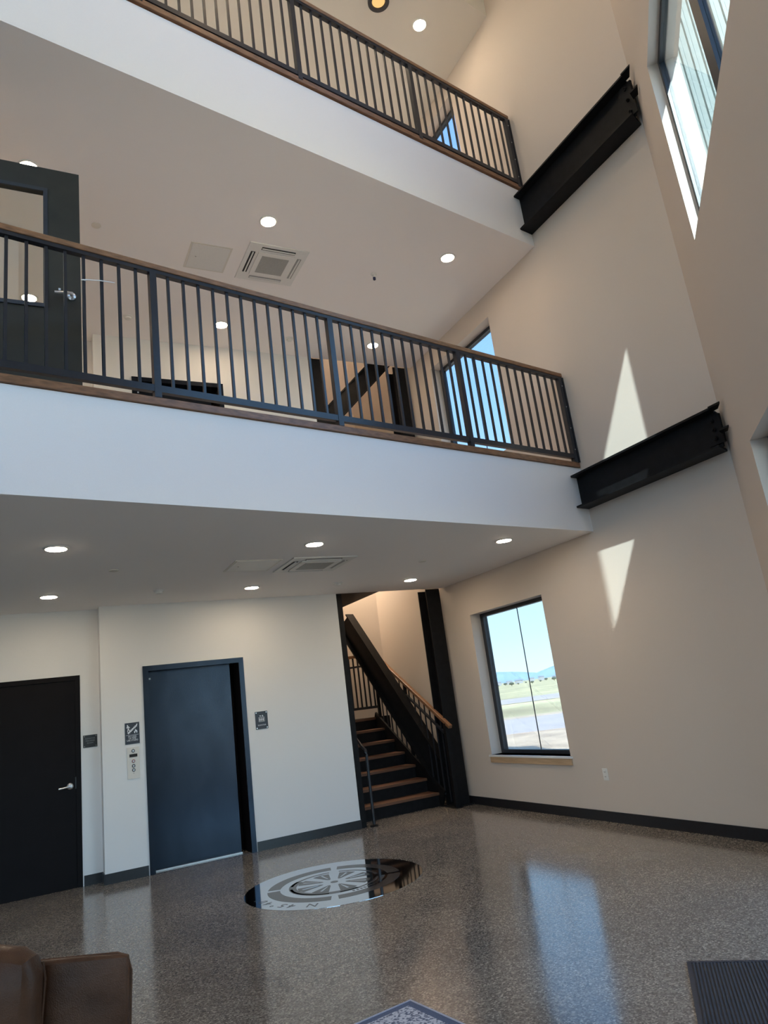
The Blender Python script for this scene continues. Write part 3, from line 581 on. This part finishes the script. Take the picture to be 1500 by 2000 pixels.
where2 = ['second-storey ceiling light between the hatch and the balcony edge', 'second-storey ceiling light nearest the beige right wall', 'second-storey ceiling light half hidden by the open door top', 'second-storey ceiling light seen between railing balusters near the middle', 'second-storey ceiling light seen behind the railing near the stairs', 'second-storey ceiling light seen through the open door glass']
for (x, y), lb in zip(((2.224,5.925),(4.418,5.947),(.005,5.83),(2.233,8.025),(4.431,8.074),(.017,7.951)), where2): downlight(x, y, C2, lb, 'second-storey recessed lights', lamp='lamp_upper')
downlight(4.553, 5.88, C3, 'bright third-storey ceiling light near the beige wall', 'third-storey lights', r=.082)
e = empty('ring_light', (3.90, 5.77, C3), 'round ceiling light with a thick dark ring at the top edge', 'ceiling light', 'third-storey lights')
MB().lathe((3.90,5.77,C3-.0005), [(.135,0),(.135,.03),(.088,.03),(.082,.012)], 32, (0,0,-1)).build('trim_ring', 'frame', e)
MB().lathe((3.90,5.77,C3-.014), [(.081,0),(.081,.002)], 28, (0,0,-1)).build('lens', emit('dim_lamp_lens', (1.0,.60,.22), .70), e)
for x, y in ((2.2,5.8),(2.2,8.0),(4.43,8.0),(0,5.8),(0,8.0)): downlight(x, y, C3, 'third-storey ceiling light hidden behind the top railing', 'third-storey hidden lights')
for x, y in ((4.45,9.6),(4.45,11.2)): downlight(x, y, TOP, 'ceiling light high in the stairwell', 'stairwell lights', r=.20)
downlight(4.75, 10.75, FL2+.1755*7-.2002, 'unseen light added under the upper stair landing', 'stairwell lights', r=.25)  # hidden lamp added to brighten the stairwell walls
for x, y in ((3.0,3.3),(0.6,2.4),(-2.2,1.6)): downlight(x, y, TOP, 'unseen warm light added in the high lobby ceiling', 'added lobby lights', r=.15, lamp='lamp_added')  # lamps added out of view to warm the upper walls and fascia

def cassette(x, y, z, label, s=.31):
    e = empty('ceiling_air_unit', (x, y, z), label, 'air conditioner')
    MB().box((x-s-.03,y-s-.03,z-.012),(x+s+.03,y+s+.03,z-.0004)).build('panel_frame', 'plastic', e, bevel=.003)
    g = MB().box((x-s*.68,y-s*.68,z-.024),(x+s*.68,y+s*.68,z-.012)).build('intake_panel', 'plastic', e, bevel=.003)
    MB().box((x-s*.50,y-s*.50,z-.026),(x+s*.50,y+s*.50,z-.024)).build('grille', 'greyplastic', g)
    for dx, dy, w, h in ((0,-.86,.62,.055),(0,.86,.62,.055),(-.86,0,.055,.62),(.86,0,.055,.62)):
        sl = MB().box((x+s*(dx-w),y+s*(dy-h)-.008,z-.0135),(x+s*(dx+w),y+s*(dy+h)+.008,z-.012)) if abs(dy) > 0 else MB().box((x+s*(dx-w)-.008,y+s*(dy-h),z-.0135),(x+s*(dx+w)+.008,y+s*(dy+h),z-.012))
        so = sl.build('air_slot', 'dark' if (dx,dy) in ((0,-.86),(-.86,0)) else 'greyplastic', e)
        if dy: MB().box((x-s*.60,y+s*dy-.007,z-.022),(x+s*.60,y+s*dy+.007,z-.0135)).build('louvre', 'plastic', so)
        else: MB().box((x+s*dx-.007,y-s*.60,z-.022),(x+s*dx+.007,y+s*.60,z-.0135)).build('louvre', 'plastic', so)
    return e
cassette(2.635, 6.655, C1, 'square ceiling air unit on the ground floor above the emblem'); cassette(2.475, 6.625, C2, 'square ceiling air unit with grille on the second storey')
def hatch(x0, x1, y0, y1, z, label):
    e = empty('access_panel', ((x0+x1)/2, (y0+y1)/2, z), label, 'access panel')
    MB().box((x0,y0,z-.006),(x1,y1,z-.0004)).build('frame', 'ceil', e); MB().box((x0+.022,y0+.022,z-.0085),(x1-.022,y1-.022,z-.006)).build('hatch_door', 'plastic', e)
    MB().lathe((x0+.09,(y0+y1)/2,z-.0085), [(.008,0),(.008,.003)], 10, (0,0,-1)).build('latch', 'greyplastic', e)
hatch(1.745, 2.205, 6.385, 6.885, C1, 'plain square ceiling hatch left of the ground-floor air unit'); hatch(1.545, 1.99, 6.46, 6.92, C2, 'plain square ceiling hatch left of the second-storey air unit')
def detector(x, y, z, label, group, r=.055, drop=.035):
    e = empty('smoke_detector', (x, y, z), label, 'smoke detector', group)
    MB().lathe((x,y,z-.0004), [(r,0),(r,.012),(r*.85,.014)], 22, (0,0,-1)).build('base', 'plastic', e); MB().lathe((x,y,z-.0144), [(r*.72,0),(r*.66,drop*.6),(r*.35,drop*.75)], 22, (0,0,-1)).build('sensor_head', 'plastic', e)
detector(1.264, 7.76, C1, 'smoke detector above the elevator near the dark door side', 'smoke detectors'); detector(3.363, 7.794, C1, 'smoke detector near the stair opening on the ground-floor ceiling', 'smoke detectors')
detector(1.102, 8.10, C2, 'smoke detector seen through the railing at left on the second storey', 'smoke detectors'); detector(3.202, 8.163, C2, 'smoke detector seen through the railing at right on the second storey', 'smoke detectors')
def cover(x, y, z, label): MB().lathe((x,y,z-.0004), [(.045,0),(.045,.004),(.038,.007)], 24, (0,0,-1)).build('sprinkler_cover', 'ceil', label=label, category='sprinkler', group='flush sprinkler covers')
cover(.701, 6.656, C1, 'flush round sprinkler cover left of the ground-floor hatch'); cover(3.936, 6.70, C1, 'flush round sprinkler cover near the beige wall'); cover(.611, 6.469, C2, 'flush round sprinkler cover right of the open door')
e = empty('ceiling_sprinkler', (3.70, 6.48, C2), 'hanging sprinkler with a blue tip on the second-storey ceiling', 'sprinkler')
MB().lathe((3.70,6.48,C2-.0004), [(.038,0),(.036,.010),(.020,.014),(.016,.05)], 20, (0,0,-1)).build('body', 'plastic', e); MB().lathe((3.70,6.48,C2-.0504), [(.017,0),(.017,.028),(.010,.034)], 16, (0,0,-1)).build('cap', 'blue_cap', e, label='blue protective cap')

# ------------------------------------------------------------------ staircase
RISE, RUN, Y0 = .1755, .29, 9.0
SX0, SX1 = 3.79, 5.02
def staircase(z0, label, full=True):
    e = empty('staircase', ((SX0+SX1)/2, Y0, z0), label, 'staircase'); NT = 6
    t0 = r0_ = None
    for k in range(NT):
        y, z = Y0+RUN*k, z0+RISE*(k+1); d = (0, RUN*k, RISE*k)
        if t0 is None:
            t0 = MB().box((SX0, y-.025, z-.032), (SX1, y+RUN, z)).build('tread', 'tread', e); r0_ = MB().box((SX0, y, z-RISE+.0), (SX1, y+.012, z-.032)).build('riser', 'steel', e)
        else: share(t0, 'tread', e, d); share(r0_, 'riser', e, d)
    yl = Y0+RUN*NT; zl = z0+RISE*(NT+1)
    share(r0_, 'riser', e, (0, RUN*NT, RISE*NT))
    MB().box((SX0, yl-.025, zl-.038), (SX1, yl+.03, zl)).build('landing_nosing', 'tread', e)
    MB().prism([(3.69, yl+.03), (5.30, yl+.03), (5.30, 10.80), (3.69, 12.40)], zl-.20, zl-.002).build('landing', 'steel', e)
    sl = V((0, RUN, RISE)).normalized()
    for x in (SX0-.02, SX1+.02):
        MB().bar((x, Y0-.10, z0+.085), (x, yl+.05, zl-.04), (1,0,0), .03, .26).build('stringer', 'steel', e)
    # right guard with wood rail
    x = SX1+.03; ya, yb_ = 8.50, 10.62; za, zb_ = z0+1.035, z0+2.245; dl = lambda yy: za+(zb_-za)*(yy-ya)/(yb_-ya)
    g = MB().bar((x, ya-.02, dl(ya-.02)), (x, yb_, zb_), (1,0,0), .055, .045).build('handrail', 'wood', e, bevel=.005)
    MB().bar((x, 8.62, dl(8.62)-.17), (x, yb_, zb_-.17), (1,0,0), .030, .030).build('mid_rail', 'rail', e)
    MB().box((x-.03, 8.565, z0+.012), (x+.03, 8.625, dl(8.6)-.02)).build('post', 'steel', e); MB().box((x-.06, 8.535, z0), (x+.06, 8.655, z0+.012)).build('base_plate', 'steel', e)
    MB().box((x-.02, 9.62, z0+.45), (x+.02, 9.66, dl(9.64)-.02)).build('post', 'steel', e); MB().box((x-.02, yb_-.04, zl-.1), (x+.02, yb_, zb_)).build('post', 'steel', e)
    k = 0; yy = 8.72
    while yy < yb_-.06:
        MB().box((x-.008, yy-.008, z0+RISE*(yy-Y0)/RUN+.24), (x+.008, yy+.008, dl(yy)-.015)).build('baluster', 'rail', e); yy += .135
    # landing guard along the angled wall
    A, B = V((4.30, 11.42, 0)), V((5.06, 10.66, 0)); dd = (B-A); L = dd.length; dd.normalize()
    MB().bar(A+V((0,0,z0+2.215)), B+V((0,0,z0+2.215)), (0,0,1), .045, .055).build('handrail', 'wood', e); MB().bar(A+V((0,0,z0+2.05)), B+V((0,0,z0+2.05)), (0,0,1), .03, .03).build('mid_rail', 'rail', e); MB().bar(A+V((0,0,z0+1.385)), B+V((0,0,z0+1.385)), (0,0,1), .04, .03).build('bottom_rail', 'rail', e)
    n_ = 14; b0 = None
    for k in range(n_):
        p = A+dd*(L*(k+.5)/n_)
        if b0 is None: b0 = MB().box((p.x-.011,p.y-.011,z0+1.39),(p.x+.011,p.y+.011,z0+2.20)).build('baluster', 'rail', e); p00 = p
        else: share(b0, 'baluster', e, p-p00)
    # left grab rail on its own post
    xl = 3.845; rp = [(xl, 8.61, z0+.015), (xl, 8.61, z0+.84), (xl, 8.615, z0+.875), (xl, 8.64, z0+.905), (xl, 8.70, z0+.93), (xl-.02, 9.9, z0+.93+1.2*RISE/RUN)]
    MB().tube(rp, .019, 12).build('grab_rail', 'rail', e); MB().lathe((xl, 8.61, z0), [(.055,0),(.055,.012),(.03,.02)], 18).build('base_plate', 'steel', e)
    return e
staircase(0.0, 'dark steel staircase with wood treads beside the elevator wall')
staircase(FL2, 'upper dark steel staircase flight behind the second-storey railing')
d_ = empty('stair_deck', (4.06, 9.7, 2.95), 'black steel deck over the stair opening', 'stair deck')
MB().box((3.672, 8.64, 2.95), (4.42, 10.7, 3.12)).build('deck_plate', 'steel', d_); MB().box((4.42, 8.64, 3.00), (4.45, 10.7, 3.06)).build('edge_strip', 'tread', d_)

# ------------------------------------------------------------------ floor emblem
EC = V((2.43, 6.44, 0)); ER = .785; a0 = math.radians(68.5)
e = empty('floor_emblem', EC, 'round polished black compass emblem set in the floor', 'emblem')
def P2(r, a): return (EC.x+r*math.cos(a), EC.y+r*math.sin(a))
MB().prism([P2(ER, 2*math.pi*k/96) for k in range(96)], .0002, .0022).build('disc', 'granite', e)
def sector(name, r0, r1, aa, ab, n_=18, z=.0030):
    return MB().prism([P2(r0, aa+(ab-aa)*k/n_) for k in range(n_+1)]+[P2(r1, ab-(ab-aa)*k/n_) for k in range(n_+1)], .0022, z).build(name, 'etch', e)
for k in range(4):
    g = .055; sector('ring_arc', .475, .585, a0+k*math.pi/2+g, a0+(k+1)*math.pi/2-g)
for k in range(4): sector('inner_ring', .368, .392, a0+k*math.pi/2+.12, a0+(k+1)*math.pi/2-.12)
sector('crescent', .335, .400, a0+math.pi/2-.55, a0+math.pi+.55)
for k in range(8):                                      # etched fields between the eight points of the star
    am = a0+math.pi/8+k*math.pi/4; hw = .24
    MB().prism([P2(.325, am-hw), P2(.335, am), P2(.325, am+hw), P2(.125, am+.13), P2(.105, am), P2(.125, am-.13)], .0022, .003).build('star_field', 'etch', e)
    MB().prism([P2(.300, am-.035), P2(.300, am+.035), P2(.15, am+.03), P2(.15, am-.03)], .003, .0034).build('star_ray', 'granite', e)
MB().prism([P2(.034, 2*math.pi*k/20) for k in range(20)], .0022, .003).build('hub', 'etch', e)
for k in range(14): 
    aa = a0-math.pi/2-.62+k*.085-.6; sector('tick', .418, .448, aa, aa+.045, 2)
txt = "N 45\u00b040'"
for k, ch in enumerate(txt):                            # lettering round the rim, read from the far side
    if ch == ' ': continue
    aa = math.radians(-127) - k*.135; px, py = P2(.672, aa)
    tdir = V((math.sin(aa), -math.cos(aa), 0)); text_mesh('lettering', ch, .125, 'etch', e, (px, py, .0026), tdir, V((math.cos(aa), math.sin(aa), 0)), depth=.0004)

# ------------------------------------------------------------------ sofa, rug, mat
def rbox(m, c, ax, ay, az, hx, hy, hz, r, seg=4, puff=0.0):
    """a padded block with rounded edges, slightly puffed faces"""
    ax, ay, az, c = V(ax).normalized(), V(ay).normalized(), V(az).normalized(), V(c); N = 10; vs = []; fs = []; idx = {}
    def pt(u, v_, w):
        q = V((u*hx, v_*hy, w*hz)); core = V((max(-hx+r, min(hx-r, q.x)), max(-hy+r, min(hy-r, q.y)), max(-hz+r, min(hz-r, q.z)))); d = q-core
        if d.length > 1e-9: q = core+d.normalized()*r
        q = q*(1+0) + V((puff*u*(1-v_*v_)*(1-w*w), puff*v_*(1-u*u)*(1-w*w), puff*w*(1-u*u)*(1-v_*v_)))
        return c+ax*q.x+ay*q.y+az*q.z
    def grid(h):                                        # denser towards the edges
        k = [-1+2*i/N for i in range(N+1)]; return [math.copysign(abs(x)**.7, x) if True else x for x in k]
    g = grid(1)
    for face in range(6):
        base = len(vs)
        for i in range(N+1):
            for j in range(N+1):
                a, b2 = g[i], g[j]; s_ = 1 if face % 2 else -1
                u, v_, w = ((s_,a,b2),(a,s_,b2),(a,b2,s_))[face//2]; vs.append(pt(u, v_, w))
        for i in range(N):
            for j in range(N):
                q = (base+i*(N+1)+j, base+(i+1)*(N+1)+j, base+(i+1)*(N+1)+j+1, base+i*(N+1)+j+1)
                flip = (face//2 == 1) ^ (face % 2 == 0); fs.append(q[::-1] if flip else q)
    m.add(vs, fs, True); return m
up = V((0,0,1)); fd = V((.93, -.37, -.055)).normalized(); sd = V((.37, .93, 0)).normalized(); ud = fd.cross(sd)*-1 if fd.cross(sd).z < 0 else fd.cross(sd)
fa = V((.86, -.50, -.10)).normalized(); sa = V((.50, .86, 0)).normalized(); ua = fa.cross(sa)*-1 if fa.cross(sa).z < 0 else fa.cross(sa)
PB = V((0.286, 2.623, 0.83)); PA = V((0.002, 2.57, 0.905))                 # upper right corners of the two back sections
sf = empty('leather_sofa', V((PB.x, PB.y, 0))-fd*.5+sd*.4, 'dark brown leather sofa seen from behind at the lower left', 'sofa'); sf.location.z = 0
def back(P, f, s_, u, w, t, h, r, puff): return rbox(MB(), P-f*w/2+s_*t/2-u*h/2, f, s_, u, w/2, t/2, h/2, r, puff=puff)
back(PB, fd, sd, ud, .40, .05, .72, .020, .004).build('backrest', 'leather', sf)
MB().tube([PB-fd*.38-ud*.001+sd*.03, PB-fd*.04-ud*.001+sd*.03, PB-fd*.012-ud*.012+sd*.03, PB-ud*.05+sd*.03, PB-ud*.70+sd*.03], .007, 8).build('piping', 'leather', sf)
back(PA, fa, sa, ua, .80, .14, .80, .060, .020).build('back_cushion', 'leather', sf)
MB().tube([PA-ua*.78+sa*.115, PA-ua*.09+sa*.115, PA-fa*.012-ua*.045+sa*.115], .006, 8).build('piping', 'leather', sf)
rbox(MB(), PB-fd*.62+sd*.48+up*(.30-.83), fd, sd, up, .30, .34, .13, .05, puff=.01).build('seat', 'leather', sf)
for a, b2 in ((.10,.03),(.60,.08),(.42,.72),(.85,.72)):
    q = V((PB.x, PB.y, 0))-V((fd.x,fd.y,0))*a+sd*b2; MB().cyl(q, q+up*.19, .022).build('leg', 'dark', sf)
# rug
rc = V((1.752, 3.722, 0)); ra = V((-.990, -.14, 0)).normalized(); rb = V((.14, -.990, 0)).normalized()
RW, RL = 1.15, 1.25
rg = empty('area_rug', rc+ra*RW/2+rb*RL/2, 'pale speckled rug corner with a navy border', 'rug')
def quad(m, u0, u1, v0, v1, z0, z1): m.obox(rc+ra*(u0+u1)/2+rb*(v0+v1)/2+up*(z0+z1)/2, ra, rb, up, (u1-u0)/2, (v1-v0)/2, (z1-z0)/2); return m
quad(MB(), .05, RW-.05, .05, RL-.05, .001, .010).build('field', 'rug', rg)
bm = MB(); quad(bm,.012,RW-.012,.012,.05,.001,.010); quad(bm,.012,RW-.012,RL-.05,RL-.012,.001,.010); quad(bm,.012,.05,.05,RL-.05,.001,.010); quad(bm,RW-.05,RW-.012,.05,RL-.05,.001,.010); bm.build('border', 'rugedge', rg, label='navy border band')
bm = MB(); quad(bm,0,RW,0,.012,.0005,.012); quad(bm,0,RW,RL-.012,RL,.0005,.012); quad(bm,0,.012,.012,RL-.012,.0005,.012); quad(bm,RW-.012,RW,.012,RL-.012,.0005,.012); bm.build('binding', 'rugbind', rg)
# entry mat
mc = V((3.037, 3.088, 0)); mu, mv = TW, V((S2, -S2, 0))
mt_ = empty('entry_mat', mc+mu*.7+mv*.5, 'dark ribbed entry mat at the lower right', 'door mat')
def mq(m, u0, u1, v0, v1, z0, z1): m.obox(mc+mu*(u0+u1)/2+mv*(v0+v1)/2+up*(z0+z1)/2, mu, mv, up, (u1-u0)/2, (v1-v0)/2, (z1-z0)/2); return m
mq(MB(), .02, 1.38, .02, .98, .0005, .004).build('backing', 'matedge', mt_)
bm = MB(); mq(bm,0,1.4,0,.022,.0005,.007); mq(bm,0,1.4,.978,1.0,.0005,.007); mq(bm,0,.022,.022,.978,.0005,.007); mq(bm,1.378,1.4,.022,.978,.0005,.007); bm.build('border', 'matedge', mt_)
bm = MB(); k = .03
while k < .97: mq(bm, .03, 1.37, k, k+.009, .004, .009); k += .0165
bm.build('ribs', 'mat', mt_, kind='stuff')
